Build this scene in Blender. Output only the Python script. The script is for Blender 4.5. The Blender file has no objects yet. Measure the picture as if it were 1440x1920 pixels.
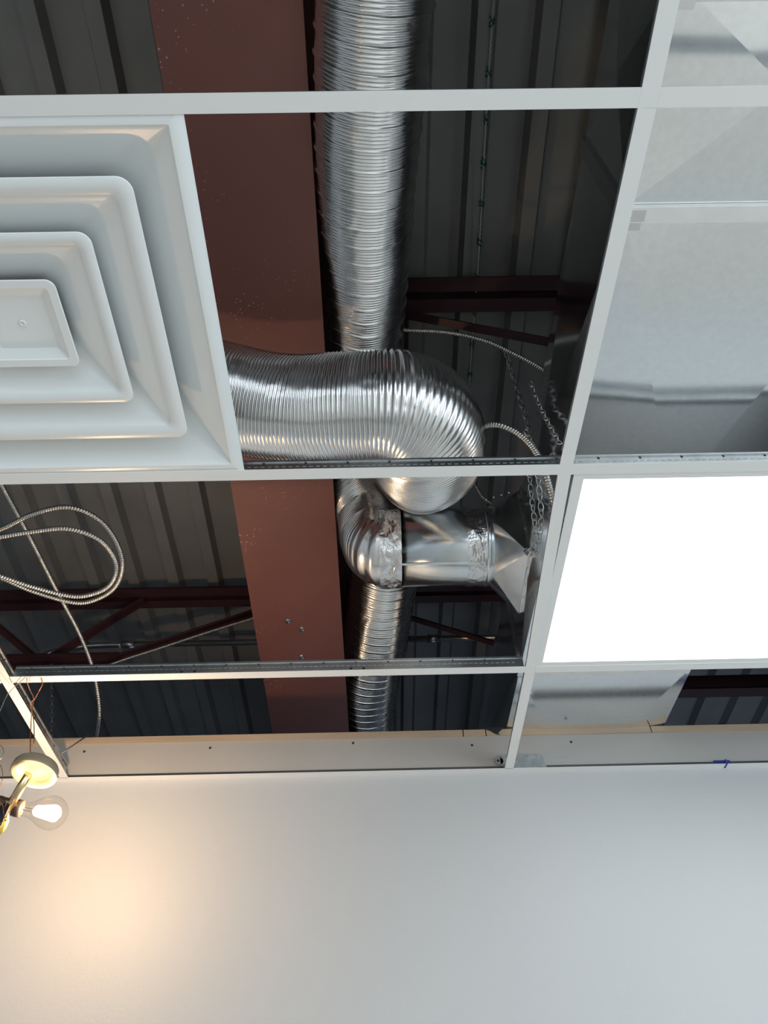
import bpy, bmesh, math, random
from mathutils import Vector, Matrix, noise
random.seed(7)
S = bpy.context.scene
COL = S.collection
PI = math.pi

# ------------------------------------------------------------------ camera
EYE = 1.6                                   # eye height above the floor
FPX = 1457.8                                # focal length in pixels of the 1440x1920 frame
CR = Vector((0.9998009, 0.0070424, -0.0186723))
CU = Vector((0.0179368, -0.7272646, 0.6861228))
CF = Vector((0.0087477, 0.6863210, 0.7272461))
cd = bpy.data.cameras.new('camera'); cam = bpy.data.objects.new('camera', cd); COL.objects.link(cam)
cd.sensor_fit = 'VERTICAL'; cd.sensor_height = 24.0; cd.lens = 24.0 * FPX / 1920
cd.clip_start = 0.02
cam.matrix_world = Matrix(((CR.x, CU.x, -CF.x, 0), (CR.y, CU.y, -CF.y, 0), (CR.z, CU.z, -CF.z, EYE), (0, 0, 0, 1)))
S.camera = cam

# ------------------------------------------------------------------ world, exposure, large lights
w = bpy.data.worlds.new('world'); S.world = w; w.use_nodes = True
w.node_tree.nodes['Background'].inputs[0].default_value = (0.80, 0.90, 1.0, 1)
w.node_tree.nodes['Background'].inputs[1].default_value = 1.0
S.view_settings.view_transform = 'Standard'; S.view_settings.look = 'None'
S.view_settings.exposure = 0.22; S.view_settings.gamma = 1.0; S.view_settings.use_curve_mapping = False

def area(name, loc, rot, sx, sy, power, col):
    l = bpy.data.lights.new(name, 'AREA'); l.shape = 'RECTANGLE'; l.size = sx; l.size_y = sy
    l.energy = power; l.color = col
    o = bpy.data.objects.new(name, l); o.location = loc; o.rotation_euler = rot; COL.objects.link(o); return o
# daylight entering through the two shop windows (behind and right of the camera)
area('window_daylight', (0.9, -3.9, 1.45), (math.radians(90), 0, 0), 4.6, 2.0, 60, (0.84, 0.93, 1.0))
area('side_window_daylight', (3.9, -1.2, 1.35), (math.radians(90), 0, math.radians(90)), 3.0, 1.9, 50, (0.84, 0.93, 1.0))

# unseen fill light added beyond the white wall to lift the dark roof deck
area('deck_fill_light', (1.4, 4.3, 1.3), (math.radians(180), 0, 0), 3.5, 2.4, 11, (0.64, 0.77, 1.0))

# ------------------------------------------------------------------ helpers
H = EYE + 1.0589                            # underside of the ceiling grid

def at(px, py, z=None, y=None, x=None):     # a photo pixel on a plane of known height / distance
    d = CF + CR * ((px - 720) / FPX) - CU * ((py - 960) / FPX)
    if z is not None: t = (z) / d.z
    elif y is not None: t = y / d.y
    else: t = x / d.x
    return Vector((d.x * t, d.y * t, d.z * t + EYE))
def Z(v): return EYE + v

def mat(name, col, rough=0.5, metal=0.0, bump=0.0, bscale=40, var=0.0, vscale=8, spec=0.5, emit=None, estr=0, rvar=0.0, det=3, stretch=None):
    m = bpy.data.materials.new(name); m.use_nodes = True
    nt = m.node_tree; b = nt.nodes['Principled BSDF']
    b.inputs['Base Color'].default_value = (*col, 1); b.inputs['Roughness'].default_value = rough
    b.inputs['Metallic'].default_value = metal; b.inputs['Specular IOR Level'].default_value = spec
    tc = nt.nodes.new('ShaderNodeTexCoord'); src = tc.outputs['Object']
    if stretch:
        mp = nt.nodes.new('ShaderNodeMapping'); mp.inputs['Scale'].default_value = stretch
        nt.links.new(src, mp.inputs[0]); src = mp.outputs[0]
    def nz(scale, d):
        n = nt.nodes.new('ShaderNodeTexNoise'); n.inputs['Scale'].default_value = scale; n.inputs['Detail'].default_value = d
        nt.links.new(src, n.inputs['Vector']); return n
    if var:
        n = nz(vscale, det); r = nt.nodes.new('ShaderNodeMapRange')
        r.inputs['From Min'].default_value = 0.3; r.inputs['From Max'].default_value = 0.7
        r.inputs['To Min'].default_value = 1 - var; r.inputs['To Max'].default_value = 1 + var
        nt.links.new(n.outputs['Fac'], r.inputs['Value'])
        v = nt.nodes.new('ShaderNodeVectorMath'); v.operation = 'SCALE'; v.inputs[0].default_value = col
        nt.links.new(r.outputs[0], v.inputs['Scale']); nt.links.new(v.outputs[0], b.inputs['Base Color'])
    if rvar:
        n = nz(vscale * 1.7, det); r = nt.nodes.new('ShaderNodeMapRange')
        r.inputs['From Min'].default_value = 0.3; r.inputs['From Max'].default_value = 0.7
        r.inputs['To Min'].default_value = max(0.02, rough - rvar); r.inputs['To Max'].default_value = rough + rvar
        nt.links.new(n.outputs['Fac'], r.inputs['Value']); nt.links.new(r.outputs[0], b.inputs['Roughness'])
    if bump:
        n = nz(bscale, 4); bp = nt.nodes.new('ShaderNodeBump'); bp.inputs['Strength'].default_value = bump
        bp.inputs['Distance'].default_value = 0.01
        nt.links.new(n.outputs['Fac'], bp.inputs['Height']); nt.links.new(bp.outputs[0], b.inputs['Normal'])
    if emit:
        b.inputs['Emission Color'].default_value = (*emit, 1); b.inputs['Emission Strength'].default_value = estr
    return m

M = {}
M['white'] = mat('white_enamel', (0.80, 0.81, 0.80), 0.38, spec=0.4)
M['diffuser'] = mat('diffuser_enamel', (0.80, 0.83, 0.83), 0.30, spec=0.5)
M['galv'] = mat('galvanised_tee', (0.55, 0.58, 0.60), 0.32, 1.0, 0.05, 60, 0.08, 30)
M['duct'] = mat('galvanised_sheet', (0.88, 0.91, 0.93), 0.14, 1.0, 0.03, 2.2, 0.035, 90, rvar=0.02, det=6)
M['duct_smooth'] = mat('bright_sheet', (0.76, 0.82, 0.86), 0.2, 1.0, 0.03, 6, 0.05, 30, rvar=0.04)
M['clip'] = mat('clip_steel', (0.36, 0.39, 0.40), 0.42, 0.5, 0.05, 60, 0.2, 60)
M['leg'] = mat('angle_leg_shade', (0.10, 0.10, 0.10), 0.5, 0.3)  # near-black colour paints the shadow line above the wall angle's flange
M['cleat'] = mat('cleat_steel', (0.86, 0.87, 0.86), 0.5, 0.6, 0.05, 20, 0.05, 12)
M['foil'] = mat('foil_tape', (0.78, 0.78, 0.79), 0.24, 1.0, 0.6, 45, 0.06, 20, stretch=(1.0, 0.6, 1.0))
M['flex'] = mat('aluminium_flex', (0.80, 0.81, 0.82), 0.24, 1.0, 0.04, 45, 0.03, 12, rvar=0.03)
M['deck'] = mat('deck_steel', (0.25, 0.25, 0.245), 0.55, 0.25, 0.05, 20, 0.14, 3.5)
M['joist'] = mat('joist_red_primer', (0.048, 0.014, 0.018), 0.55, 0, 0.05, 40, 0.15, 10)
M['armor'] = mat('armoured_cable', (0.62, 0.60, 0.56), 0.33, 1.0)
M['conduit'] = mat('conduit', (0.55, 0.56, 0.56), 0.35, 1.0, 0, 1, 0.08, 10)
M['chain'] = mat('chain_zinc', (0.60, 0.62, 0.64), 0.28, 1.0)
M['dark'] = mat('hole_dark', (0.02, 0.02, 0.02), 0.8)
M['wall'] = mat('painted_wall', (0.50, 0.515, 0.52), 0.55, 0, 0.06, 120, 0.015, 2)
M['bare'] = mat('bare_drywall', (0.43, 0.42, 0.40), 0.8, 0, 0.05, 60, 0.05, 3)
M['wood'] = mat('pine_plate', (0.50, 0.39, 0.28), 0.7, 0, 0.1, 30, 0.15, 6, stretch=(0.3, 3, 3))
M['floor'] = mat('floor_concrete', (0.70, 0.68, 0.63), 0.6, 0, 0.05, 10, 0.1, 1.5)
M['tile'] = mat('ceiling_tile', (0.75, 0.75, 0.73), 0.9, 0, 0.3, 150)
M['copper'] = mat('copper_wire', (0.75, 0.33, 0.18), 0.3, 1.0)
M['wire'] = mat('steel_wire', (0.35, 0.33, 0.32), 0.4, 0.8)
M['canopy'] = mat('canopy_enamel', (0.30, 0.25, 0.17), 0.35)
M['brass'] = mat('worn_brass', (0.72, 0.55, 0.30), 0.22, 1.0, 0.1, 20, 0.2, 14)
M['socket'] = mat('bakelite', (0.022, 0.018, 0.018), 0.4)
M['chrome'] = mat('chrome', (0.75, 0.76, 0.78), 0.15, 1.0)
M['nut'] = mat('yellow_wire_nut', (0.75, 0.50, 0.08), 0.4)
M['blue'] = mat('blue_tape', (0.02, 0.05, 0.30), 0.6)
M['green'] = mat('green_twine', (0.01, 0.10, 0.055), 0.7)
M['twine'] = mat('pale_twine', (0.50, 0.50, 0.48), 0.7)
M['led'] = mat('led_diffuser', (0.9, 0.9, 0.9), 0.5, emit=(0.97, 0.985, 1.0), estr=3.0)
M['filament'] = mat('filament', (1, 0.8, 0.5), 0.5, emit=(1.0, 0.72, 0.38), estr=260)
M['paper'] = mat('black_felt', (0.02, 0.022, 0.03), 0.9)
# red primer with spatter
def primer():
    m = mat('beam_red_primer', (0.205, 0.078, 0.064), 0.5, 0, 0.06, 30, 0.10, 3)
    nt = m.node_tree; b = nt.nodes['Principled BSDF']; base = b.inputs['Base Color'].links[0].from_socket
    tc = nt.nodes.new('ShaderNodeTexCoord')
    v = nt.nodes.new('ShaderNodeTexVoronoi'); v.inputs['Scale'].default_value = 95; nt.links.new(tc.outputs['Object'], v.inputs['Vector'])
    lt = nt.nodes.new('ShaderNodeMath'); lt.operation = 'LESS_THAN'; nt.links.new(v.outputs['Distance'], lt.inputs[0])
    n = nt.nodes.new('ShaderNodeTexNoise'); n.inputs['Scale'].default_value = 5.5; n.inputs['Detail'].default_value = 2; nt.links.new(tc.outputs['Object'], n.inputs['Vector'])
    mr = nt.nodes.new('ShaderNodeMapRange'); mr.inputs['From Min'].default_value = 0.43; mr.inputs['From Max'].default_value = 0.8
    mr.inputs['To Min'].default_value = 0.0; mr.inputs['To Max'].default_value = 0.42
    nt.links.new(n.outputs['Fac'], mr.inputs['Value'])
    # fewer specks away from the left edge of the flange
    sx = nt.nodes.new('ShaderNodeSeparateXYZ'); nt.links.new(tc.outputs['Object'], sx.inputs[0])
    mx = nt.nodes.new('ShaderNodeMapRange'); mx.inputs['From Min'].default_value = -0.13; mx.inputs['From Max'].default_value = 0.03
    mx.inputs['To Min'].default_value = 1.0; mx.inputs['To Max'].default_value = 0.35; nt.links.new(sx.outputs['X'], mx.inputs['Value'])
    mu = nt.nodes.new('ShaderNodeMath'); mu.operation = 'MULTIPLY'; nt.links.new(mr.outputs[0], mu.inputs[0]); nt.links.new(mx.outputs[0], mu.inputs[1])
    nt.links.new(mu.outputs[0], lt.inputs[1])
    mix = nt.nodes.new('ShaderNodeMix'); mix.data_type = 'RGBA'
    nt.links.new(lt.outputs[0], mix.inputs['Factor']); nt.links.new(base, mix.inputs['A']); mix.inputs['B'].default_value = (0.5, 0.36, 0.30, 1)
    nt.links.new(mix.outputs['Result'], b.inputs['Base Color'])
    return m
M['primer'] = primer()
def glass():                                        # thin clear glass: see-through with a fresnel sheen
    m = bpy.data.materials.new('bulb_glass'); m.use_nodes = True; nt = m.node_tree; nt.nodes.clear()
    out = nt.nodes.new('ShaderNodeOutputMaterial'); mix = nt.nodes.new('ShaderNodeMixShader')
    tr = nt.nodes.new('ShaderNodeBsdfTransparent'); tr.inputs[0].default_value = (0.97, 0.96, 0.94, 1)
    gl = nt.nodes.new('ShaderNodeBsdfGlossy'); gl.inputs['Roughness'].default_value = 0.03
    lw = nt.nodes.new('ShaderNodeLayerWeight'); lw.inputs[0].default_value = 0.5
    pw = nt.nodes.new('ShaderNodeMath'); pw.operation = 'POWER'; pw.inputs[1].default_value = 4.0
    mu = nt.nodes.new('ShaderNodeMath'); mu.operation = 'MULTIPLY_ADD'; mu.inputs[1].default_value = 0.45; mu.inputs[2].default_value = 0.03
    nt.links.new(lw.outputs['Facing'], pw.inputs[0]); nt.links.new(pw.outputs[0], mu.inputs[0])
    nt.links.new(mu.outputs[0], mix.inputs[0]); nt.links.new(tr.outputs[0], mix.inputs[1]); nt.links.new(gl.outputs[0], mix.inputs[2]); nt.links.new(mix.outputs[0], out.inputs[0])
    return m
M['glass'] = glass()

def obj(name, bm, m, parent=None, smooth=False, origin=None):
    me = bpy.data.meshes.new(name)
    bmesh.ops.recalc_face_normals(bm, faces=bm.faces[:]) if not smooth == 'keep' else None
    if parent is not None:
        off = Vector((0, 0, 0)); p = parent
        while p is not None: off += p.location; p = p.parent
    else:
        if origin is None:
            xs = [v.co for v in bm.verts]
            origin = Vector(((min(c.x for c in xs) + max(c.x for c in xs)) / 2, (min(c.y for c in xs) + max(c.y for c in xs)) / 2, min(c.z for c in xs)))
        off = origin
    for v in bm.verts: v.co -= off
    if smooth:
        for f in bm.faces: f.smooth = True
    bm.to_mesh(me); bm.free()
    for mm in (m if isinstance(m, (list, tuple)) else [m]): me.materials.append(mm)
    o = bpy.data.objects.new(name, me); COL.objects.link(o)
    if parent is not None: o.parent = parent
    else: o.location = off
    return o
def thing(name, label, cat, loc, group=None):
    o = bpy.data.objects.new(name, None); COL.objects.link(o); o.location = loc; o.empty_display_size = 0.05
    o['label'] = label; o['category'] = cat
    if group: o['group'] = group
    return o
def tag(o, label, cat, group=None):
    o['label'] = label; o['category'] = cat
    if group: o['group'] = group
    return o
def struct(name, bm, m, smooth=False):
    o = obj(name, bm, m, None, smooth); o['kind'] = 'structure'; return o
def box(bm, x0, x1, y0, y1, z0, z1, mi=0):
    vs = [bm.verts.new(c) for c in ((x0, y0, z0), (x1, y0, z0), (x1, y1, z0), (x0, y1, z0), (x0, y0, z1), (x1, y0, z1), (x1, y1, z1), (x0, y1, z1))]
    for q in ((0, 3, 2, 1), (4, 5, 6, 7), (0, 1, 5, 4), (1, 2, 6, 5), (2, 3, 7, 6), (3, 0, 4, 7)):
        bm.faces.new([vs[i] for i in q]).material_index = mi
    return vs
def obox(bm, c, ax, ay, az, hx, hy, hz, mi=0):      # oriented box
    vs = []
    for sz in (-1, 1):
        for sx, sy in ((-1, -1), (1, -1), (1, 1), (-1, 1)):
            vs.append(bm.verts.new(Vector(c) + ax * hx * sx + ay * hy * sy + az * hz * sz))
    for q in ((0, 3, 2, 1), (4, 5, 6, 7), (0, 1, 5, 4), (1, 2, 6, 5), (2, 3, 7, 6), (3, 0, 4, 7)):
        bm.faces.new([vs[i] for i in q]).material_index = mi
def B(): return bmesh.new()
def catmull(pts, step):
    P = [Vector(p) for p in pts]; P = [P[0] * 2 - P[1]] + P + [P[-1] * 2 - P[-2]]
    out = []
    for i in range(1, len(P) - 2):
        n = 24
        for k in range(n):
            t = k / n; a, b, c, d = P[i - 1], P[i], P[i + 1], P[i + 2]
            out.append(0.5 * ((2 * b) + (c - a) * t + (2 * a - 5 * b + 4 * c - d) * t * t + (3 * b - a - 3 * c + d) * t ** 3))
    out.append(P[-2])
    res = [out[0]]; acc = 0; L = 0
    for i in range(1, len(out)):
        seg = (out[i] - out[i - 1]).length; d0 = 0
        while acc + seg - d0 >= step:
            need = step - acc; d0 += need; acc = 0
            res.append(out[i - 1].lerp(out[i], min(1, d0 / seg)))
        acc += seg - d0
    return res
def frames(pts):
    T = []
    for i in range(len(pts)):
        a = pts[max(0, i - 1)]; b = pts[min(len(pts) - 1, i + 1)]; T.append((b - a).normalized())
    n = T[0].orthogonal().normalized(); F = []
    for i, t in enumerate(T):
        n = (n - t * n.dot(t)).normalized(); F.append((t, n, t.cross(n)))
    return F
def tube(bm, pts, rfun, seg=12, cap=True, mi=0):
    F = frames(pts); rings = []
    for i, p in enumerate(pts):
        t, n, b = F[i]; ring = []
        for k in range(seg):
            a = 2 * PI * k / seg; r = rfun(i, a) if callable(rfun) else rfun
            ring.append(bm.verts.new(p + (n * math.cos(a) + b * math.sin(a)) * r))
        rings.append(ring)
    for i in range(len(rings) - 1):
        for k in range(seg):
            bm.faces.new((rings[i][k], rings[i][(k + 1) % seg], rings[i + 1][(k + 1) % seg], rings[i + 1][k])).material_index = mi
    if cap:
        bm.faces.new(rings[0][::-1]).material_index = mi; bm.faces.new(rings[-1]).material_index = mi
def rod(bm, a, b, r, seg=10, mi=0): tube(bm, [Vector(a), Vector(b)], r, seg, True, mi)
def lathe(bm, prof, c, axis, seg=48, mi=0):          # prof: (distance along the axis, radius)
    axis = Vector(axis).normalized(); n = axis.orthogonal().normalized(); b = axis.cross(n); rings = []
    for d, r in prof:
        if r < 1e-5: rings.append([bm.verts.new(Vector(c) + axis * d)]); continue
        rings.append([bm.verts.new(Vector(c) + axis * d + (n * math.cos(2 * PI * k / seg) + b * math.sin(2 * PI * k / seg)) * r) for k in range(seg)])
    for i in range(len(rings) - 1):
        A, C = rings[i], rings[i + 1]
        for k in range(seg):
            k2 = (k + 1) % seg
            if len(A) == 1 and len(C) == 1: continue
            if len(A) == 1: f = (A[0], C[k2], C[k])
            elif len(C) == 1: f = (A[k], A[k2], C[0])
            else: f = (A[k], A[k2], C[k2], C[k])
            bm.faces.new(f).material_index = mi

# ------------------------------------------------------------------ the room
YW = 1.994; WT = Z(1.172)
bm = B(); box(bm, -2.6, 4.2, YW, YW + 0.13, 0, H, 0); wall = struct('wall_back', bm, M['wall'])
bm = B(); box(bm, -2.6, 4.2, YW + 0.001, YW + 0.13, H, WT); struct('trim_1', bm, M['bare'])
bm = B()
xs = [-2.6, 0.235, 0.30, 0.775, 4.2]
for i in range(len(xs) - 1): box(bm, xs[i] + 0.0015, xs[i + 1] - 0.0015, YW - 0.002, YW + 0.125, WT, WT + 0.02)
struct('trim_2', bm, M['wood'])
bm = B(); box(bm, -2.7, 4.3, -4.2, 6.0, -0.1, 0); struct('floor', bm, M['floor'])
bm = B(); box(bm, -2.7, -2.6, -4.2, 6.0, 0, 4.1); struct('wall_left', bm, M['wall'])
bm = B()                                            # right wall with a window opening
box(bm, 4.2, 4.3, -4.2, -2.8, 0, 4.1); box(bm, 4.2, 4.3, 0.4, 6.0, 0, 4.1)
box(bm, 4.2, 4.3, -2.8, 0.4, 0, 0.35); box(bm, 4.2, 4.3, -2.8, 0.4, 2.4, 4.1); struct('wall_right', bm, M['wall'])
bm = B()                                            # shop-front wall with its wide window opening
box(bm, -2.7, -1.5, -4.3, -4.2, 0, 4.1); box(bm, 3.3, 4.3, -4.3, -4.2, 0, 4.1)
box(bm, -1.5, 3.3, -4.3, -4.2, 0, 0.4); box(bm, -1.5, 3.3, -4.3, -4.2, 2.5, 4.1); struct('wall_front', bm, M['wall'])
bm = B(); box(bm, -2.7, 4.3, 6.0, 6.1, 0, 4.1); struct('wall_far', bm, M['bare'])
# installed ceiling tiles elsewhere in the room
SP = 0.6096; XR = 0.3504; R1 = 0.2935; R2 = 0.903; R3 = 1.5127
bm = B()
box(bm, -2.6, 4.2, -4.2, R1 - SP + 0.0, H + 0.002, H + 0.018)
box(bm, XR + 2 * SP + 0.0, 4.2, R1 - SP, YW, H + 0.002, H + 0.018)
box(bm, -2.6, XR - 4 * SP, R1 - SP, YW, H + 0.002, H + 0.018)
struct('ceiling', bm, M['tile'])

# fluted steel roof deck, sloping gently towards the far wall
def deckz(y): return Z(2.14 - 0.06 * y)
PER = 0.152; X0 = -0.808                              # left edge of one narrow lower flute
bm = B(); prof = []
k0 = -13
for k in range(k0, 34):
    x = X0 + k * PER
    prof += [(x, 0), (x + 0.040, 0), (x + 0.052, 0.036), (x + PER - 0.012, 0.036)]
rows = []
for y in (-4.2, 6.0):
    rows.append([bm.verts.new((x, y, deckz(y) + h)) for x, h in prof])
for i in range(len(prof) - 1): bm.faces.new((rows[0][i], rows[0][i + 1], rows[1][i + 1], rows[1][i]))
r2 = [[bm.verts.new((v.co.x, v.co.y, v.co.z + 0.002)) for v in r] for r in rows]
for i in range(len(prof) - 1): bm.faces.new((r2[0][i], r2[1][i], r2[1][i + 1], r2[0][i + 1]))
dk = struct('roof_deck', bm, M['deck'])

# wall angle
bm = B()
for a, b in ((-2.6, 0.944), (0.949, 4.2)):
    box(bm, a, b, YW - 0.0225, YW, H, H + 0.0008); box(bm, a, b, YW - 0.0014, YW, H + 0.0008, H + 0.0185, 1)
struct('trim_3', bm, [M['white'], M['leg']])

# ------------------------------------------------------------------ steel beam
BS = 0.065
def bz(y): return Z(1.672 - BS * y)
beam = thing('steel_beam', 'wide red-primed steel beam running overhead towards the white wall', 'beam', (-0.256, 1.5, bz(1.5)))
def sweepbox(bm, x0, x1, h0, h1, ya=-4.0, yb=5.8, mi=0):
    vs = []
    for y in (ya, yb):
        for x, h in ((x0, h0), (x1, h0), (x1, h1), (x0, h1)): vs.append(bm.verts.new((x, y, bz(y) + h)))
    for q in ((0, 1, 2, 3), (7, 6, 5, 4), (0, 4, 5, 1), (1, 5, 6, 2), (2, 6, 7, 3), (3, 7, 4, 0)): bm.faces.new([vs[i] for i in q])
bm = B(); sweepbox(bm, -0.394, -0.1175, 0, 0.014); obj('lower_flange', bm, M['primer'], beam)
bm = B(); sweepbox(bm, -0.260, -0.251, 0.014, 0.36); obj('web', bm, M['primer'], beam)
bm = B(); sweepbox(bm, -0.394, -0.1175, 0.36, 0.374); obj('upper_flange', bm, M['primer'], beam)
for px, py in ((540, 1163), (566, 1178), (566, 1230)):
    p = at(px, py, z=1.56); yy = p.y
    for _ in range(4): p = at(px, py, z=bz(p.y) - EYE)
    bm = B(); lathe(bm, [(-0.002, 0.0), (-0.002, 0.010), (0.0025, 0.010), (0.0025, 0.0065), (0.009, 0.0065), (0.010, 0)], (p.x, p.y, p.z), (0, 0, -1), 6)
    obj('bolt', bm, M['galv'], beam)

# ------------------------------------------------------------------ bar joists
def angle_bar(bm, a, b, leg, th, side):             # steel angle: horizontal leg to one side and a vertical leg
    a = Vector(a); b = Vector(b); d = (b - a).normalized(); s = Vector((0, 1, 0)) * side; up = Vector((0, 0, 1))
    if abs(d.z) > 0.05: up = (up - d * up.dot(d)).normalized()
    m_ = (a + b) / 2; L = (b - a).length / 2
    obox(bm, m_ + s * leg / 2, d, s, up, L, leg / 2, th / 2)
    obox(bm, m_ + s * th / 2 + up * leg / 2, d, s, up, L, th / 2, leg / 2)
def joist(Y, nodesL, nodesR, label):
    zt = deckz(Y) - 0.052; zb = zt - 0.29
    j = thing('bar_joist', label, 'joist', (0, Y, zb), 'red bar joists carrying the roof deck')
    for x0, x1 in ((-2.6, 4.2),):
        bm = B()
        for s in (-1, 1): angle_bar(bm, (x0, Y + s * 0.012, zt), (x1, Y + s * 0.012, zt), 0.042, 0.005, s)
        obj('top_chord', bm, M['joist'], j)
    for x0, x1 in ((-2.6, -0.93), (0.46, 4.2)):
        bm = B()
        for s in (-1, 1): angle_bar(bm, (x0, Y + s * 0.010, zb), (x1, Y + s * 0.010, zb), 0.032, 0.004, s)
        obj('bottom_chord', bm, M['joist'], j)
    for nodes in (nodesL, nodesR):
        for (xa, ta), (xb, tb) in nodes:
            bm = B(); za = zt if ta else zb + 0.01; zc = zt if tb else zb + 0.01
            a = Vector((xa, Y, za)); b = Vector((xb, Y, zc)); d = (b - a).normalized(); s = Vector((0, 1, 0)); u = d.cross(s)
            L = (b - a).length / 2; mm = (a + b) / 2
            obox(bm, mm, d, s, u, L, 0.012, 0.0025); obox(bm, mm + s * 0.010 + u * 0.010, d, s, u, L, 0.0025, 0.011)
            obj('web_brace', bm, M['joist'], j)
L_ = [((-0.30, 1), (-0.97, 0)), ((-0.90, 1), (-1.20, 0)), ((-1.20, 0), (-1.55, 1)), ((-1.55, 1), (-1.9, 0)), ((-1.9, 0), (-2.25, 1))]
R_ = [((-0.17, 1), (0.50, 0)), ((0.50, 0), (0.75, 1)), ((0.75, 1), (1.07, 0)), ((1.07, 0), (1.4, 1)), ((1.4, 1), (1.72, 0)), ((1.72, 0), (2.05, 1))]
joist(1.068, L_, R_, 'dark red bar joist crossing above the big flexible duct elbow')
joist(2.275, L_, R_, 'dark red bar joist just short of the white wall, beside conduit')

# ------------------------------------------------------------------ ceiling grid
def tee(name, a, b, label, group, wide=0.0238, holes=True, zoff=0.0):
    a = Vector((a[0], a[1], H + zoff)); b = Vector((b[0], b[1], H + zoff)); d = (b - a).normalized(); s = Vector((-d.y, d.x, 0)); u = Vector((0, 0, 1))
    L = (b - a).length; c = (a + b) / 2
    t = thing(name, label, 'ceiling tee', c, group)
    bm = B(); obox(bm, c + u * 0.0006, d, s, u, L / 2, wide / 2, 0.0006)
    e = obj('flange', bm, M['white'], t)
    bm = B(); obox(bm, c + u * 0.017, d, s, u, L / 2 - 0.002, 0.0008, 0.0158)
    n = int(L / 0.0125)
    for i in range(n):                                # stitched locks along the web
        q = a + d * (0.02 + i * 0.0125)
        if (q - a).length > L - 0.02: break
        obox(bm, q + u * 0.0215, d, s, u, 0.0036, 0.0016, 0.0010)
    if holes:
        k = 0; x = 0.04
        while x < L - 0.03:
            q = a + d * x
            obox(bm, q + u * 0.0290, d, s, u, 0.0020, 0.0042 * 0 + 0.0013, 0.0018, 1)
            x += 0.076
        for f in (0.33, 0.355, 0.66, 0.685):
            q = a + d * (L * f); vs = []
            lathe(bm, [(-0.0011, 0), (-0.0011, 0.0036), (0.0011, 0.0036), (0.0011, 0)], q + u * 0.0125, s, 14, 1)
    obj('web', bm, [M['galv'], M['dark']], t)
    bm = B(); obox(bm, c + u * 0.0345, d, s, u, L / 2 - 0.003, 0.0032, 0.0032); 
    bmesh.ops.bevel(bm, geom=bm.edges[:], offset=0.001, segments=2, affect='EDGES')
    obj('bulb', bm, M['galv'], t)
    return t
GM = 'main runners of the ceiling grid'; GC = 'cross tees of the ceiling grid'
XL = XR - 2 * SP; XL2 = XR - 4 * SP; XR2 = XR + 2 * SP
tee('ceiling_grid_tee', (-2.6, R1), (XR - 0.012, R1), 'long white tee bordering the top of the square louvred diffuser', GM)
tee('ceiling_grid_tee', (XR + 0.012, R1), (XR2, R1), 'white tee under the sheet metal duct, nearest the camera on the right', GM)
tee('ceiling_grid_tee', (-2.6, R2), (4.2, R2), 'white tee between diffuser and open bay, touching the lit panel edge', GM)
tee('ceiling_grid_tee', (XL + 0.012, R3), (XR - 0.012, R3), 'white tee below the loose armoured cable loop, warm lit at left', GM)
tee('ceiling_grid_tee', (XR + 0.012, R3), (XR2, R3), 'white tee along the wall-side edge of the lit light panel', GM)
tee('ceiling_grid_tee', (-2.6, R3), (XL - 0.012, R3), 'white tee stub at the left edge behind the hanging bulb wires', GM)
tee('ceiling_grid_tee', (-2.6, R1 - SP), (4.2, R1 - SP), 'white tee overhead outside the top of the view', GM)
tee('cross_tee', (XR, R1 - SP + 0.012), (XR, R1 + 0.0118), 'white tee piece beside black duct side at the top of the view', GC)
tee('cross_tee', (XR, R1 + 0.012), (0.3385, R2 - 0.012), 'long white tee between open bay and bright sheet metal duct', GC)
tee('cross_tee', (0.3385, R2 + 0.012), (XR, R3 + 0.012), 'white tee along the left edge of the lit light panel', GC)
tee('cross_tee', (XR, R3 + 0.012), (XR - 0.002, YW - 0.021), 'short white tee meeting the wall beside the galvanised clip', GC)
tee('cross_tee', (XL, R2), (XL + 0.003, YW - 0.021), 'warm lit white tee meeting the wall next to the hanging bulb', GC)
tee('cross_tee', (XL, R1), (XL, R2), 'white tee left of the square diffuser', GC)
tee('cross_tee', (XR2, R1 - SP), (XR2, YW - 0.02), 'white tee at the far end of the lit light panel', GC)

# ------------------------------------------------------------------ light panel
lp = thing('ceiling_light', 'bright white rectangular light panel glowing in the ceiling grid', 'light panel', (XR + SP, (R2 + R3) / 2, H))
x0, x1, y0, y1 = XR + 0.006, XR2 - 0.006, R2 + 0.006, R3 - 0.006
bm = B(); fr = 0.0195; zf = H + 0.0015
for a in ((x0, x1, y0, y0 + fr), (x0, x1, y1 - fr, y1), (x0, x0 + fr, y0 + fr, y1 - fr), (x1 - fr, x1, y0 + fr, y1 - fr)): box(bm, *a, zf, zf + 0.010)
obj('frame', bm, M['white'], lp)
bm = B(); box(bm, x0 + fr, x1 - fr, y0 + fr, y1 - fr, zf + 0.002, zf + 0.005); obj('glowing_panel', bm, M['led'], lp)
bm = B(); box(bm, x0 + 0.004, x1 - 0.004, y0 + 0.004, y1 - 0.004, zf + 0.010, zf + 0.034); obj('back_pan', bm, M['white'], lp)

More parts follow.
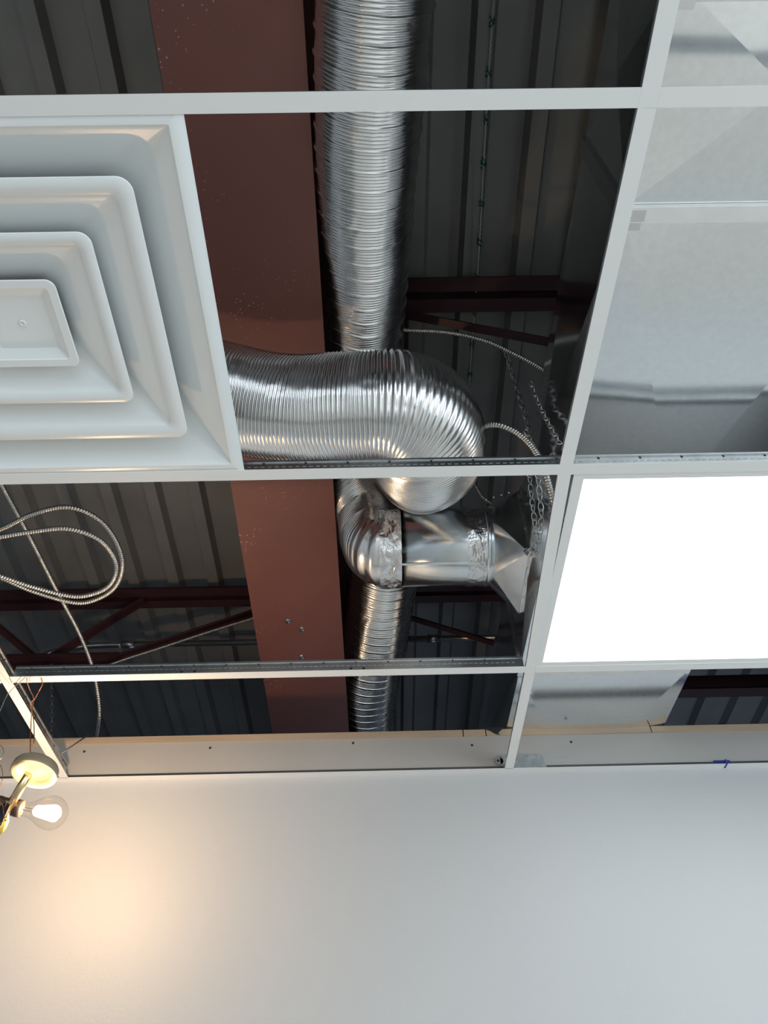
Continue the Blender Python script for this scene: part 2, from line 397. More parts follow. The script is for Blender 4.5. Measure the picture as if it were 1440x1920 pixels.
# ------------------------------------------------------------------ louvred diffuser
DC = (-0.5365, 0.598)
def rsq(cx, cy, hx, z, r, n=7):                     # rounded square ring
    r = min(r, hx * 0.98); out = []
    for qx, qy, a0 in ((1, 1, 0), (-1, 1, 90), (-1, -1, 180), (1, -1, 270)):
        for k in range(n):
            a = math.radians(a0 + 90 * k / (n - 1))
            out.append(Vector((cx + qx * (hx - r) + r * math.cos(a), cy + qy * (hx - r) + r * math.sin(a), z)))
    return out
def loft(bm, rings, close_last=False):
    R = [[bm.verts.new(c) for c in r] for r in rings]; n = len(R[0])
    for i in range(len(R) - 1):
        for k in range(n): bm.faces.new((R[i][k], R[i][(k + 1) % n], R[i + 1][(k + 1) % n], R[i + 1][k]))
    if close_last: bm.faces.new(R[-1])
df = thing('ceiling_diffuser', 'square white air diffuser with nested louvre rings, laid in the grid', 'air diffuser', (DC[0], DC[1], H))
def dring(pr, rad): return [rsq(DC[0], DC[1], hx, H + dz, rad(hx) if callable(rad) else rad) for hx, dz in pr]
bm = B()
loft(bm, dring([(0.3015, 0.004), (0.3015, 0.0012), (0.2805, 0.0012)], 0.002)
     )
loft(bm, [rsq(DC[0], DC[1], hx, H + dz, r) for hx, dz, r in [(0.2805, 0.0012, 0.002), (0.2790, 0.0035, 0.003), (0.272, 0.0085, 0.006), (0.262, 0.0145, 0.011), (0.250, 0.022, 0.017), (0.236, 0.031, 0.024), (0.220, 0.042, 0.030), (0.203, 0.055, 0.034), (0.185, 0.070, 0.036), (0.165, 0.088, 0.038), (0.148, 0.110, 0.06), (0.13, 0.125, 0.12)]])
o = obj('face_frame', bm, M['diffuser'], df, True)
def ring_obj(ho, rim, dz, hin, depth, rr):
    bm = B(); hi = ho - rim
    pr = [(ho - 0.030, dz + 0.040, rr), (ho - 0.006, dz + 0.008, rr), (ho, dz, rr), (ho - 0.0012, dz - 0.0012, rr), (hi, dz - 0.0008, max(0.004, rr - rim * 0.45)), (hi - 0.002, dz + 0.003, max(0.005, rr - rim * 0.4))]
    for t in (0.12, 0.3, 0.5, 0.75, 1.0):
        hh = hi - 0.002 + (hin - hi + 0.002) * t; pr.append((hh, dz + 0.003 + (depth - 0.003) * (0.5 * t + 0.5 * t * t), max(0.006, rr - rim * 0.45) + 0.012 * t))
    loft(bm, [rsq(DC[0], DC[1], a, H + b, c) for a, b, c in pr])
    o = obj('louvre_ring', bm, M['diffuser'], df, True); return o
ring_obj(0.2180, 0.0240, 0.001, 0.105, 0.062, 0.021)
ring_obj(0.1435, 0.0190, 0.001, 0.040, 0.058, 0.018)
bm = B()
loft(bm, [rsq(DC[0], DC[1], a, H + b, c) for a, b, c in [(0.055, 0.030, 0.012), (0.070, 0.006, 0.014), (0.0735, 0.001, 0.014), (0.072, -0.0002, 0.014), (0.0605, 0.0, 0.007), (0.0595, 0.0015, 0.006), (0.0440, 0.0085, 0.003)]], True)
o = obj('centre_plate', bm, M['diffuser'], df)
p = at(42, 606, z=1.0589 + 0.008)
bm = B(); lathe(bm, [(-0.001, 0), (-0.001, 0.0052), (0.0005, 0.0056), (0.0012, 0.0045), (0.0014, 0.003), (0.0004, 0.0028), (0.0004, 0)], (p.x, p.y, H + 0.008), (0, 0, -1), 20)
obj('screw', bm, M['white'], df, True)
bm = B(); lathe(bm, [(0, 0.125), (0.0, 0.11), (0.09, 0.105), (0.09, 0.101)], (DC[0], DC[1], H + 0.10), (0, 0, 1), 40); obj('neck', bm, M['duct'], df, True)

# ------------------------------------------------------------------ big rectangular duct
DX0, DX1, DZ0, DZ1 = 0.364, 0.820, Z(1.1965), Z(1.50)
SK = 0.021                                           # the duct runs slightly out of line with the grid
dt = thing('rectangular_duct', 'large galvanised sheet metal duct with cross-broken faces above the grid', 'duct', (0.613, 0.9, DZ0))
J1 = 0.487; J0 = 0.190; joints = [-1.9, -0.68, J0, J1, J1 + 1.219, J1 + 2.438, 5.0]
for i in range(len(joints) - 1):
    ya, yb = joints[i] + 0.0006, joints[i + 1] - 0.0006; bm = B()
    c = [Vector((DX0, ya, DZ0)), Vector((DX1, ya, DZ0)), Vector((DX1, yb, DZ0)), Vector((DX0, yb, DZ0))]
    t = [v + Vector((0, 0, DZ1 - DZ0)) for v in c]
    def face4(q, out, low=False):                               # cross-broken panel: shallow outward pyramid
        m_ = sum(q, Vector()) / 4 + out * (0.020 if yb - ya > 0.5 else 0.010)
        if low and abs(ya - J0) < 0.01: m_.x -= 0.045; m_.y = 0.318
        vs = [bm.verts.new(v) for v in q]; mv = bm.verts.new(m_)
        for k in range(4): bm.faces.new((vs[k], vs[(k + 1) % 4], mv))
    face4([c[0], c[3], c[2], c[1]], Vector((0, 0, -1)), True)
    face4([t[0], t[1], t[2], t[3]], Vector((0, 0, 1)))
    face4([c[0], t[0], t[3], c[3]], Vector((-1, 0, 0)))
    face4([c[1], c[2], t[2], t[1]], Vector((1, 0, 0)))
    for v in bm.verts: v.co.x += (1.9 - v.co.y) * SK
    obj('duct_section', bm, M['duct'], dt)
for y in joints[1:-1]:
    bm = B()
    box(bm, DX0 + 0.004, DX1 - 0.004, y - 0.004, y + 0.026, DZ0 - 0.008, DZ0 + 0.001)
    bmesh.ops.bevel(bm, geom=bm.edges[:], offset=0.0022, segments=2, affect='EDGES')
    for v in bm.verts: v.co.x += (1.9 - v.co.y) * SK
    obj('drive_cleat', bm, M['cleat'], dt)
    bm = B()
    box(bm, DX0 - 0.006, DX0 + 0.001, y - 0.006, y + 0.022, DZ0 - 0.004, DZ1 + 0.004)
    box(bm, DX0 - 0.006, DX0 + 0.032, y + 0.002, y + 0.020, DZ0 - 0.0085, DZ0 - 0.0055)
    obox(bm, (DX0 + 0.012, y + 0.028, DZ0 - 0.008), Vector((1, 0, 0)), Vector((0, 1, 0)), Vector((0, 0, 1)), 0.016, 0.006, 0.0012)
    for v in bm.verts: v.co.x += (1.9 - v.co.y) * SK
    obj('slip_cleat', bm, M['chrome'], dt)

# ------------------------------------------------------------------ round take-off
TY, TZ, TR = 1.480, Z(1.43), 0.103
tk = thing('duct_takeoff', 'shiny round galvanised pipe with square-to-round transition taped to the duct', 'duct fitting', (0.2, TY, TZ - TR))
bm = B(); lathe(bm, [(0, TR - .001), (0.0, TR), (0.235, TR)], (0.048, TY, TZ), (1, 0, 0), 72)
obj('round_pipe', bm, M['duct_smooth'], tk, True)
bm = B()                                             # longitudinal seam
for k, a in ((0, math.radians(-62)),):
    cy = TY - math.cos(a) * 0 ; 
    c = Vector((0.165, TY + math.sin(math.radians(-158)) * (TR + 0.0006), TZ + math.cos(math.radians(-158)) * (TR + 0.0006)))
    n = Vector((0, math.sin(math.radians(-158)), math.cos(math.radians(-158)))); obox(bm, c, Vector((1, 0, 0)), n.cross(Vector((1, 0, 0))), n, 0.115, 0.0028, 0.0012)
obj('seam', bm, M['duct_smooth'], tk)
def wrinkled_band(xa, xb, r, amp, seed, seg=150, nx=26):
    bm = B(); rings = []
    for i in range(nx + 1):
        x = xa + (xb - xa) * i / nx; ring = []
        for k in range(seg):
            a = 2 * PI * k / seg
            v = noise.noise(Vector((x * 45 + seed, math.cos(a) * 5, math.sin(a) * 5 + seed))) + 0.6 * abs(noise.noise(Vector((x * 130, math.cos(a) * 9 + seed, math.sin(a) * 9))))
            e = max(0.0, math.sin(PI * i / nx)) ** 0.3
            ring.append(bm.verts.new((x, TY + math.cos(a) * (r + amp * v * e), TZ + math.sin(a) * (r + amp * v * e))))
        rings.append(ring)
    for i in range(nx):
        for k in range(seg): bm.faces.new((rings[i][k], rings[i][(k + 1) % seg], rings[i + 1][(k + 1) % seg], rings[i + 1][k]))
    return bm
obj('foil_tape', wrinkled_band(0.004, 0.060, TR + 0.003, 0.0040, 3.1), M['foil'], tk, True)
obj('foil_tape', wrinkled_band(0.228, 0.278, TR + 0.0018, 0.0028, 9.4), M['foil'], tk, True)
bm = B(); lathe(bm, [(0, TR - .002), (0, TR + 0.0025), (0.004, TR + 0.0045), (0.009, TR + 0.0045), (0.013, TR + 0.001), (0.016, TR - .002)], (0.277, TY, TZ), (1, 0, 0), 72)
obj('bead_collar', bm, M['duct_smooth'], tk, True)
bm = B(); cx = 0.290; rx = 0.360; ya, yb, za, zb_ = 1.345, 1.572, Z(1.275), Z(1.49)
def sq(a):
    c, s = math.cos(a), math.sin(a); k = 1 / max(abs(c), abs(s))
    return (ya + yb) / 2 + (yb - ya) / 2 * c * k, (za + zb_) / 2 + (zb_ - za) / 2 * s * k
nq = 14; circ = [bm.verts.new((cx, TY + TR * math.cos(2 * PI * k / (4 * nq)), TZ + TR * math.sin(2 * PI * k / (4 * nq)))) for k in range(4 * nq)]
cor = [bm.verts.new((rx, y, z)) for y, z in ((yb, zb_), (ya, zb_), (ya, za), (yb, za))]
for q in range(4):                                   # a cone fan at each corner, a flat triangle on each side
    for k in range(nq): bm.faces.new((circ[(q * nq + k) % (4 * nq)], circ[(q * nq + k + 1) % (4 * nq)], cor[q])).smooth = True
    bm.faces.new((cor[q], circ[((q + 1) * nq) % (4 * nq)], cor[(q + 1) % 4]))
obj('square_to_round', bm, M['duct_smooth'], tk)
bm = B()                                             # taped rectangular collar against the duct side
n = 40; rings = []
for i in range(9):
    x = rx + (0.3735 - rx) * i / 8; ring = []
    for k in range(4 * n):
        a = 2 * PI * k / (4 * n) + PI / 4; yq, zq = sq(a); f = 0.0012 + 0.012 * (i / 8) ** 3
        v = 0.003 * noise.noise(Vector((x * 60, yq * 40, zq * 40))); dy = math.copysign(f + v, yq - 1.4565); dz = math.copysign(f + v, zq - Z(1.3825))
        ring.append(bm.verts.new((x, yq + dy, zq + dz)))
    rings.append(ring)
for i in range(8):
    for k in range(4 * n): bm.faces.new((rings[i][k], rings[i][(k + 1) % (4 * n)], rings[i + 1][(k + 1) % (4 * n)], rings[i + 1][k]))
obj('taped_collar', bm, M['foil'], tk, True)
bm = B()                                             # bunched tape at the near lower corner
for q in range(14):
    c = Vector((rx + random.uniform(-0.004, 0.022), ya + random.uniform(-0.008, 0.012), za + random.uniform(-0.004, 0.02)))
    d = Vector((random.uniform(-1, 1), random.uniform(-1, 1), random.uniform(-1, 1))).normalized(); e = d.orthogonal().normalized()
    obox(bm, c, d, e, d.cross(e), 0.011, 0.006, 0.0006)
obj('tape_scrap', bm, M['foil'], tk)
bm = B()
for x, y, z in [(0.30 + 0.02 * k, 1.37 - 0.003 * k, Z(1.47) + 0.005 * k) for k in range(4)]: lathe(bm, [(0, 0.003), (0.003, 0.002), (0.003, 0)], (x - .02, y - .02, z), (0, -1, 0.2), 8)
obj('screw', bm, M['chrome'], tk)

# ------------------------------------------------------------------ flexible aluminium ducts
def flex(name, pts, rad, label, pitch=0.0072, amp=0.0026, big=6, seg=84, seed=0.0, dent=0.0035, bigfrom=0.0, bigto=1.0):
    path = catmull([(p[0], p[1], Z(p[2])) for p in pts], pitch / 4)
    N = len(path)
    def rf(i, a):
        s = i * pitch / 4; ph = 2 * PI * (s / pitch + 0) + a            # helical corrugation
        r = rad(i / N) if callable(rad) else rad
        ridge = amp * math.cos(ph); kk = (s / pitch + a / (2 * PI)) / big
        b = max(0, math.cos(2 * PI * kk)) ** 8 * amp * (1.1 if bigfrom < i / N < bigto else 0)
        p = path[i]; d1 = dent * noise.noise(Vector((s * 7 + seed, math.cos(a) * 1.3, math.sin(a) * 1.3)))
        d2 = 0.0005 * noise.noise(Vector((s * 60 + seed, math.cos(a) * 7, math.sin(a) * 7)))
        d3 = -0.006 * max(0, noise.noise(Vector((s * 22 + seed, math.cos(a) * 4.5 + 3, math.sin(a) * 4.5))) - 0.42)
        return r + ridge + b + d1 + d2 + d3
    bm = B(); tube(bm, path, rf, seg, False)
    o = obj(name, bm, M['flex'], None, True); tag(o, label, 'flexible duct', 'corrugated aluminium ducts'); return o
flex('flexible_duct', [(0.085, -0.75, 1.58), (0.05, -0.2, 1.60), (0.012, 0.28, 1.61), (-0.012, 0.62, 1.67), (-0.028, 0.95, 1.745), (-0.060, 1.22, 1.775), (-0.088, 1.37, 1.755), (-0.075, 1.47, 1.70), (-0.022, 1.51, 1.60), (-0.002, 1.502, 1.50), (0.02, 1.484, 1.437), (0.06, 1.480, 1.43)],
     lambda t: 0.103 - 0.011 * math.exp(-((t - 0.90) / 0.045) ** 2), 'long corrugated aluminium duct beside the red beam, ending at taped pipe', seed=2.0, amp=0.0030, bigto=0.72)
def q3(px, py, z):
    p = at(px, py, z=z); return (p.x, p.y, z)
flex('flexible_duct', [(-0.537, 0.60, 1.235), (-0.56, 0.66, 1.32), (-0.53, 0.82, 1.39), (-0.42, 0.925, 1.39), q3(440, 748, 1.375), q3(560, 766, 1.345), q3(660, 766, 1.33), q3(745, 768, 1.33), q3(792, 800, 1.355), q3(795, 860, 1.42), (0.095, 1.27, 1.56), (0.075, 1.40, 1.735), (0.048, 1.65, 1.77), (0.022, 1.88, 1.715), (-0.015, 2.2, 1.68), (-0.052, 2.6, 1.65), (-0.04, 3.4, 1.58)],
     lambda t: 0.112 + 0.018 * math.exp(-((t - 0.30) / 0.055) ** 2) if t < 0.42 else 0.1045, 'bulging corrugated aluminium duct elbow crossing under the red beam', seed=11.0, pitch=0.0078, amp=0.0036, big=5, dent=0.006, bigfrom=0.45)

# ------------------------------------------------------------------ cables and conduit
def armored(pts, label, r=0.0058, name='armoured_cable', step=0.0014):
    path = catmull(pts, step)
    bm = B(); tube(bm, path, lambda i, a: r + 0.0013 * math.cos(2 * PI * (i * step / 0.0066) + a), 12)
    return tag(obj(name, bm, M['armor'], None, True), label, 'cable', 'metal armoured cables')
armored([at(-20, 860, z=1.50), at(5, 912, z=1.50), at(55, 1005, z=1.49), at(110, 1113, z=1.48), at(148, 1185, z=1.46), at(172, 1245, z=1.42), at(183, 1295, z=1.38), at(187, 1340, z=1.35), at(182, 1382, z=1.32), at(178, 1420, z=1.29)], 'armoured cable dropping diagonally past the loose loops towards the wall')
armored([at(-70, 1010, z=1.42), at(0, 993, z=1.40), at(60, 965, z=1.39), at(125, 951, z=1.385), at(180, 970, z=1.38), at(215, 1010, z=1.375), at(230, 1058, z=1.37), at(218, 1098, z=1.365), at(185, 1122, z=1.36), at(140, 1130, z=1.36), at(60, 1108, z=1.36), at(0, 1083, z=1.37), at(-60, 1070, z=1.38)], 'outer loop of armoured cable hanging loose at the left edge')
armored([at(-70, 1020, z=1.36), at(0, 1007, z=1.35), at(60, 997, z=1.35), at(125, 991, z=1.345), at(180, 1008, z=1.34), at(208, 1035, z=1.335), at(219, 1066, z=1.33), at(208, 1095, z=1.325), at(180, 1112, z=1.32), at(135, 1118, z=1.32), at(60, 1100, z=1.33), at(0, 1080, z=1.34), at(-60, 1064, z=1.35)], 'inner loop of armoured cable hanging loose at the left edge')
armored([at(478, 1158, y=2.235), at(400, 1182, y=2.235), at(300, 1215, y=2.235), at(210, 1245, y=2.235), at(150, 1275, y=2.235)], 'thin armoured cable running along a sloping red joist brace', 0.0045)
armored([at(700, 615, y=1.03), at(730, 618, y=1.03), at(830, 622, y=1.03), at(905, 638, y=1.03), at(960, 662, y=1.03), at(1010, 688, y=1.03), at(1060, 720, y=1.03)], 'armoured cable sagging under the joist brace behind the duct elbow', 0.005)
armored([at(874, 905, z=1.40), at(872, 870, z=1.40), at(880, 828, z=1.39), at(903, 801, z=1.37), at(935, 797, z=1.34), at(970, 812, z=1.31), at(998, 838, x=0.325), at(1018, 875, x=0.338), at(1034, 925, x=0.348), at(1042, 970, x=0.352), at(1046, 1010, x=0.354)], 'short arched armoured cable between the duct elbow and light panel')
armored([at(840, 800, z=1.66), at(885, 885, z=1.62), at(893, 912, z=1.62), at(908, 935, z=1.61), at(935, 950, z=1.60)], 'faint armoured cable end above the round pipe', 0.0045)

cd_ = thing('electrical_conduit', 'thin steel conduit running level behind the red joist', 'conduit', at(400, 1206, z=1.88))
yc = 2.49; zc = Z(1.90)
bm = B(); path = [Vector((4.1, yc, zc)), Vector((-1.02, yc, zc))]
tube(bm, path, 0.0125, 16); obj('straight_run', bm, M['conduit'], cd_, True)
bm = B(); tube(bm, catmull([Vector((-1.02, yc, zc)), Vector((-1.16, yc, zc - 0.005)), Vector((-1.28, yc - 0.005, zc - 0.035)), Vector((-1.38, yc - .01, zc - 0.10)), Vector((-1.45, yc - .01, zc - 0.19)), Vector((-1.52, yc - .01, zc - 0.3))], 0.015), 0.0125, 16); obj('bend', bm, M['conduit'], cd_, True)
for x in (-1.02, 0.19):
    bm = B(); lathe(bm, [(0, 0.012), (0, 0.0165), (0.05, 0.0165), (0.05, 0.012)], (x, yc, zc), (1, 0, 0), 18); obj('coupling', bm, M['conduit'], cd_, True)
bm = B(); lathe(bm, [(0, 0.012), (0, 0.018), (0.014, 0.018), (0.014, 0.012)], (-1.17, yc, zc), (1, 0, 0), 18); rod(bm, (-1.163, yc, zc + 0.015), (-1.163, yc, zc + 0.11), 0.003); obj('strap', bm, M['conduit'], cd_)

# bridging angle right of the duct
bm = B(); angle_bar(bm, (0.55, 2.62, Z(1.73)), (4.1, 2.62, Z(1.73)), 0.06, 0.006, 1)
tag(obj('bridging_angle', bm, M['joist']), 'dark steel angle crossing beyond the wall right of the duct', 'steel angle')

# twine along a deck flute, with green ties
tw = thing('twine', 'pale twine with green ties strung along a roof deck flute', 'twine', at(900, 470, z=2.05))
line = [at(925, 0, z=2.085), at(912, 205, z=2.08), at(898, 470, z=2.065), at(885, 640, z=2.05), at(878, 745, z=2.04), at(860, 930, z=2.02)]
path = catmull(line, 0.004)
bm = B(); tube(bm, path, lambda i, a: 0.0022 + 0.0012 * math.cos(i * 1.9 + a), 8); obj('strand', bm, M['twine'], tw, True)
for q in range(9, len(path) - 10, 26):
    bm = B()
    for e in range(5):
        c = path[q + e]; d = Vector((random.uniform(-1, 1), random.uniform(-1, 1), random.uniform(-.3, .3))).normalized(); rod(bm, c - d * 0.008, c + d * 0.008, 0.0022, 6)
    obj('green_tie', bm, M['green'], tw)
    if q > len(path) * 0.62: break

# ------------------------------------------------------------------ chains
def chain(pts, label, Lk=0.022, wd=0.0055, wr=0.0012):
    path = catmull(pts, Lk * 0.78); F = frames(path); bm = B()
    for i in range(len(path) - 1):
        c = (path[i] + path[i + 1]) / 2; d = (path[i + 1] - path[i]).normalized(); n = d.orthogonal().normalized(); n2 = d.cross(n)
        a = (PI / 2 if i % 2 else 0) + 0.5; s = n * math.cos(a) + n2 * math.sin(a); loop = []
        for k in range(14):
            t = 2 * PI * k / 14; tw_ = d.cross(s) * 0.0015 * math.sin(2 * t)
            loop.append(c + d * (Lk / 2) * math.cos(t) + s * wd * math.sin(t) * (1.15 if abs(math.cos(t)) < .8 else .9) + tw_)
        vs = []
        for k in range(14):
            t = (loop[(k + 1) % 14] - loop[k - 1]).normalized(); m_ = t.orthogonal().normalized(); b_ = t.cross(m_)
            vs.append([bm.verts.new(loop[k] + (m_ * math.cos(2 * PI * j / 6) + b_ * math.sin(2 * PI * j / 6)) * wr) for j in range(6)])
        for k in range(14):
            A = vs[k]; C = vs[(k + 1) % 14]
            off = min(range(6), key=lambda o_: sum((A[j].co - C[(j + o_) % 6].co).length for j in range(6)))
            for j in range(6): bm.faces.new((A[j], A[(j + 1) % 6], C[(j + 1 + off) % 6], C[(j + off) % 6]))
    return tag(obj('hanging_chain', bm, M['chain'], None, True), label, 'chain', 'thin steel chains hanging in the plenum')
chain([at(945, 650, y=1.10), at(962, 705, y=1.15), at(980, 765, y=1.18), at(995, 815, y=1.2)], 'thin chain hanging from the joist brace past the cable arch')
chain([at(995, 715, x=0.345), at(1010, 755, x=0.35), at(1030, 795, x=0.355), at(1052, 835, x=0.360)], 'bright twisted chain beside the black duct side')
chain([at(992, 880, x=0.348), at(997, 930, x=0.35), at(1003, 985, x=0.352), at(1003, 1030, x=0.356)], 'chain hanging down to the taped corner of the pipe transition')
chain([at(1008, 880, x=0.336), at(1012, 930, x=0.338), at(1015, 975, x=0.342), at(1007, 1028, x=0.348)], 'second chain strand ending at the taped transition corner')
chain([at(985, 805, x=0.33), at(1003, 845, x=0.345), at(1018, 890, x=0.362)], 'faint chain behind the arched armoured cable')
dc = chain([at(97, 1246, y=2.262), at(97, 1290, y=2.262), at(98, 1340, y=2.262), at(96, 1400, y=2.262)], 'dark thin chain hanging behind the warm lit tee at the left', 0.022, 0.0045, 0.0011)
dc.data.materials[0] = M['wire']

# ------------------------------------------------------------------ wall details
sc_lab = ['dark screw head above the wall angle, nearest the hanging bulb', 'dark screw head above the wall angle, left of the red beam', 'dark screw head above the wall angle, below the flexible duct end', 'dark screw head left of the galvanised clip', 'dark screw head right of the galvanised clip']
for (px, py), lb in zip(((158, 1409), (394, 1402), (662, 1393), (885, 1397), (1071, 1391)), sc_lab):
    p = at(px, py, y=YW); bm = B(); lathe(bm, [(-0.001, 0), (-0.001, 0.0034), (0.0006, 0.0031), (0.0012, 0.002), (0.0004, 0)], (p.x, p.y, p.z), (0, -1, 0), 12)
    tag(obj('drywall_screw', bm, M['dark'], None, True), lb, 'screw', 'screws in the bare drywall strip')
cl = thing('galvanised_clip', 'galvanised splice clip standing on the wall angle behind the tee', 'metal clip', at(975, 1425, y=YW - .01))
a = at(938, 1425, y=YW - 0.004); b = at(1018, 1420, y=YW - 0.004); zlo = H + 0.004
bm = B(); box(bm, a.x, b.x, YW - 0.0045, YW - 0.003, zlo + 0.012, zlo + 0.046); box(bm, a.x + .004, b.x, YW - 0.016, YW - 0.003, zlo + 0.010, zlo + 0.0115); box(bm, a.x + .004, b.x, YW - 0.0165, YW - 0.015, zlo, zlo + 0.0115)
obj('plate', bm, M['clip'], cl)
bm = B(); lathe(bm, [(0, 0), (0, 0.012), (0.0015, 0.012), (0.0015, 0)], (a.x - 0.004, YW - 0.003, zlo + 0.029), (0, -1, 0), 20); box(bm, a.x - .004, a.x - .0002, YW - .0044, YW - .0031, zlo + .017, zlo + .041)
obj('rounded_tab', bm, M['clip'], cl)
for dx in (-0.006, 0.022):
    bm = B(); lathe(bm, [(0, 0.0035), (0.0022, 0.0035), (0.0022, 0)], (a.x + dx, YW - 0.0035, zlo + 0.029), (0, -1, 0), 14); obj('hole', bm, M['dark'], cl)
bm = B(); box(bm, b.x - 0.012, b.x + 0.002, YW - 0.018, YW - 0.0035, zlo, zlo + 0.010); obj('folded_end', bm, M['chrome'], cl)
bm = B(); p = at(1340, 1433, y=YW - .002); q = at(1371, 1434, y=YW - .002); box(bm, p.x, q.x, YW - 0.003, YW - 0.0013, H + 0.0125, H + 0.0215)
box(bm, 0.9440, 0.9485, YW - 0.0235, YW - 0.0013, H - 0.0009, H + 0.0130)
tag(obj('blue_tape', bm, M['blue']), 'scrap of blue tape at the joint of the wall angle', 'tape')
bm = B(); p = at(925, 1368, y=YW - .003)
vs = [bm.verts.new((p.x + dx, YW - 0.0035 + dy, WT + dz)) for dy in (0, -0.001) for dx, dz in ((-0.035, 0.024), (0.03, 0.024), (0.012, 0.006), (0.018, 0.0), (0.004, 0.004), (-0.01, 0.014))]
bm.faces.new(vs[:6]); bm.faces.new(vs[6:][::-1])
for k in range(6): bm.faces.new((vs[k], vs[(k + 1) % 6], vs[6 + (k + 1) % 6], vs[6 + k]))
tag(obj('felt_scrap', bm, M['paper']), 'torn black felt scrap hanging over the wood plate', 'scrap')
bm = B(); p = at(116, 1412, y=1.90); q = at(166, 1378, y=2.0); rod(bm, p, q + (q - p) * 0.15, 0.0022)
tag(obj('hanger_wire', bm, M['wire'], None, True), 'stiff wire slanting from the warm lit tee to the wall top', 'wire')

# ------------------------------------------------------------------ hanging bulb fixture
FY = 1.56
fx = thing('bare_bulb_fixture', 'old bare bulb light fixture dangling from copper wire below the grid', 'light fixture', at(65, 1450, y=FY))
cc = at(66, 1444, y=FY - 0.03)
vw = (cc - Vector((0, 0, EYE))).normalized(); pd = -CR * 0.42 - CU * 0.90; pd = (pd - vw * pd.dot(vw)).normalized()
cn = (-vw * 0.56 + pd * 0.828).normalized()            # canopy opening direction
bm = B(); lathe(bm, [(a_ * 0.95, r_ * 0.95) for a_, r_ in [(-0.012, 0), (-0.012, 0.040), (-0.011, 0.0475), (-0.006, 0.0505), (0.008, 0.0515), (0.0105, 0.0510), (0.0112, 0.0485), (0.0100, 0.044), (0.005, 0.036), (0.000, 0.030), (-0.001, 0.012), (-0.001, 0)]], cc, cn, 56)
obj('canopy', bm, M['canopy'], fx, True)
sa = at(53, 1452, y=FY - 0.040); sb = at(12, 1522, y=FY + 0.02)
bm = B(); rod(bm, sa, sb, 0.0090, 20); obj('stem', bm, M['brass'], fx, True)
b0 = at(-20, 1505, y=FY + 0.02); b1 = at(41, 1517, y=FY + 0.035); ax = (b1 - b0).normalized()
bm = B(); L = (b1 - b0).length; lathe(bm, [(0, 0), (0, 0.0180), (L * 0.35, 0.0180), (L * 0.36, 0.0170), (L - 0.014, 0.0170), (L - 0.012, 0.0180), (L, 0.0182), (L, 0.0140), (L - 0.01, 0.0135), (L - 0.01, 0)], b0, ax, 36)
obj('socket', bm, M['socket'], fx, True)
k0 = at(17, 1503, y=FY + 0.0); k1 = at(-2, 1548, y=FY - 0.002); d = (k1 - k0).normalized(); s = d.cross(CF).normalized()
bm = B(); obox(bm, (k0 + k1) / 2, d, s, d.cross(s), (k1 - k0).length / 2, 0.0048, 0.0008); rod(bm, k0 - s * 0.006, k0 + s * 0.006, 0.002)
obj('clip', bm, M['chrome'], fx)
n0 = at(12, 1536, y=FY + 0.01); n1 = at(-2, 1562, y=FY + 0.01)
bm = B(); nv = (n1 - n0); lathe(bm, [(0, 0), (0, 0.0065), (nv.length * .5, 0.0085), (nv.length, 0.0055), (nv.length, 0)], n0, nv, 14); obj('wire_nut', bm, M['nut'], fx, True)
m0 = at(10, 1512, y=FY + 0.02); m1 = at(6, 1545, y=FY + 0.01)
bm = B(); rod(bm, m0, m1, 0.010, 16); obj('socket_arm', bm, M['socket'], fx, True)
# bulb: clear glass with glowing filament
g0 = b1 - ax * 0.008; ax2 = (at(95, 1524, y=FY + 0.05) - g0).normalized()
sc = 0.104 / 0.108
gp = [(0, 0.0128), (0.010, 0.0130), (0.022, 0.0142), (0.034, 0.0185), (0.046, 0.0252), (0.058, 0.0298), (0.070, 0.0318), (0.082, 0.0305), (0.093, 0.0255), (0.101, 0.0180), (0.106, 0.0090), (0.108, 0)]
gp = [(a_ * sc, r_ * 1.10) for a_, r_ in gp]
dense = []
for i in range(len(gp) - 1):
    P0 = gp[max(0, i - 1)]; P1 = gp[i]; P2 = gp[i + 1]; P3 = gp[min(len(gp) - 1, i + 2)]
    for k in range(4):
        t = k / 4
        dense.append(tuple(max(0.0, 0.5 * ((2 * P1[c]) + (P2[c] - P0[c]) * t + (2 * P0[c] - 5 * P1[c] + 4 * P2[c] - P3[c]) * t * t + (3 * P1[c] - P0[c] - 3 * P2[c] + P3[c]) * t ** 3)) for c in (0, 1)))
dense.append(gp[-1])
bm = B(); lathe(bm, dense, g0, ax2, 56)
bl = thing('light_bulb', 'clear glowing filament light bulb screwed into the dark socket', 'light bulb', g0)
go = obj('glass_envelope', bm, M['glass'], bl, True); go.visible_shadow = True
bm = B(); lathe(bm, [(-0.014, 0), (-0.014, 0.010), (-0.004, 0.0128), (0.007, 0.0133), (0.007, 0.012), (0.0, 0.006), (0, 0)], g0, ax2, 32); obj('screw_base', bm, M['brass'], bl, True)
fc = g0 + ax2 * 0.056 * sc * 1.12
bm = B(); rod(bm, g0, g0 + ax2 * 0.030, 0.0035, 12); side = ax2.cross(CF).normalized()
for s_ in (-1, 1): rod(bm, g0 + ax2 * 0.028, fc + side * 0.013 * s_, 0.0005, 6)
obj('filament_support', bm, M['chrome'], bl)
bm = B(); cpts = []
for k in range(60):
    t = k / 59; cpts.append(fc + side * 0.013 * math.cos(PI * t) + ax2 * 0.010 * math.sin(PI * t))
tube(bm, cpts, lambda i, a: 0.0011 + 0.0003 * math.cos(i * 1.6), 8); obj('filament', bm, M['filament'], bl, True)
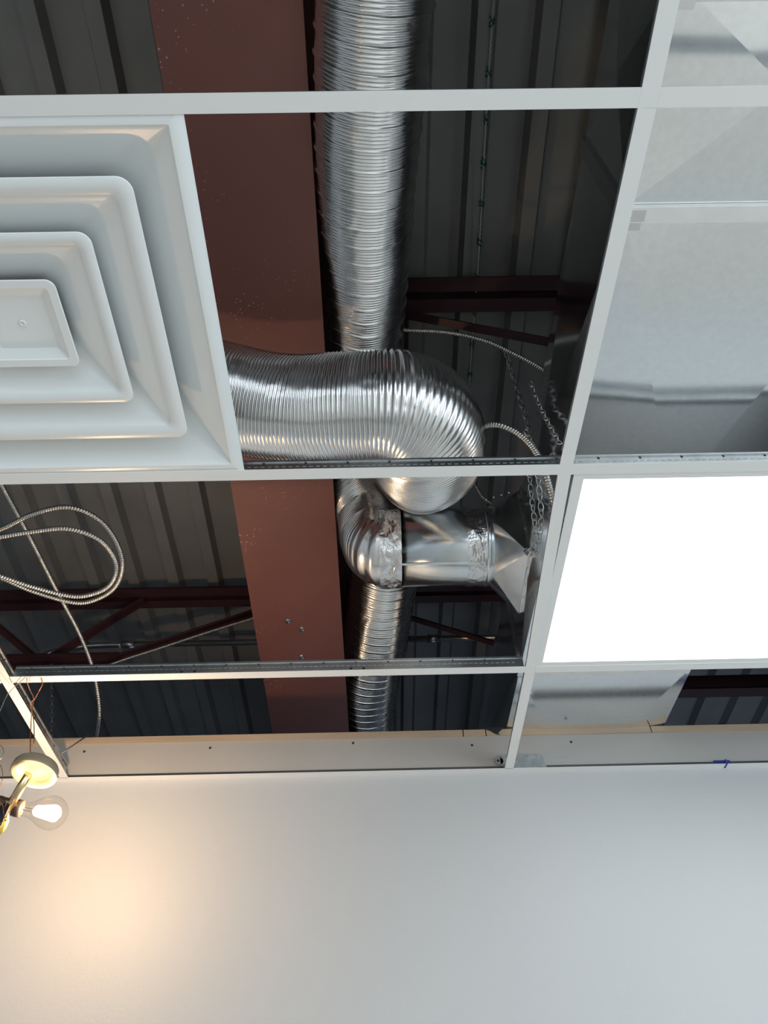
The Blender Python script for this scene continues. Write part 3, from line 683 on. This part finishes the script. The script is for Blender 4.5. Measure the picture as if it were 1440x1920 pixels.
pl = bpy.data.lights.new('bulb_light', 'POINT'); pl.energy = 7.8; pl.color = (1.0, 0.64, 0.36); pl.shadow_soft_size = 0.020
po = bpy.data.objects.new('bulb_light', pl); po.location = fc; COL.objects.link(po)

# wires
def wire(pts, m, label, r=0.0011, name='copper_wire', cat='wire', gr=None):
    bm = B(); tube(bm, catmull(pts, 0.006), r, 8); return tag(obj(name, bm, m, None, True), label, cat, gr)
top = cc - cn * 0.013
wire([at(56, 1276, z=1.06 - .003), at(50, 1268, z=1.085), at(51, 1280, z=1.05), at(57, 1296, y=1.52), at(63, 1310, y=1.52), at(60, 1330, y=1.52), at(58, 1360, y=1.53), at(57, 1395, y=1.53), at(57, 1420, y=1.53)], M['copper'], 'bright copper wire holding up the bulb fixture canopy')
wire([at(78, 1268, z=1.065), at(78, 1276, z=1.052), at(80, 1283, z=1.055), at(71, 1300, y=1.50), at(64, 1312, y=1.52), at(57, 1318, y=1.52), at(58, 1328, y=1.53), at(63, 1350, y=1.53), at(64, 1385, y=1.53), at(61, 1400, y=1.53)], M['copper'], 'second copper strand looped over the tee above the canopy')
wire([at(47, 1270, z=1.05), at(36, 1280, z=1.052), at(24, 1291, z=1.05), at(12, 1306, y=1.5), at(3, 1326, y=1.5), at(-8, 1350, y=1.5)], M['wire'], 'dark thin wire draped left over the warm lit tee', 0.0009, 'thin_wire')
wire([at(-10, 1392, y=1.53), at(2, 1398, y=1.53), at(7, 1408, y=1.53), at(4, 1420, y=1.53), at(-8, 1428, y=1.53)], M['wire'], 'small curl of wire at the left edge beside the canopy', 0.0008, 'thin_wire')
wire([at(-6, 1425, y=1.53), at(3, 1440, y=1.53), at(5, 1458, y=1.53), at(0, 1475, y=1.53), at(-8, 1490, y=1.53)], M['copper'], 'thin copper tail bending at the left edge above the socket', 0.0007, 'thin_wire')
wire([at(-8, 1500, y=1.40), at(4, 1508, y=1.40), at(7, 1525, y=1.40), at(8, 1540, y=1.40), at(-6, 1545, y=1.40)], M['copper'], 'pinkish wire loop in front of the dark socket', 0.0007, 'thin_wire')
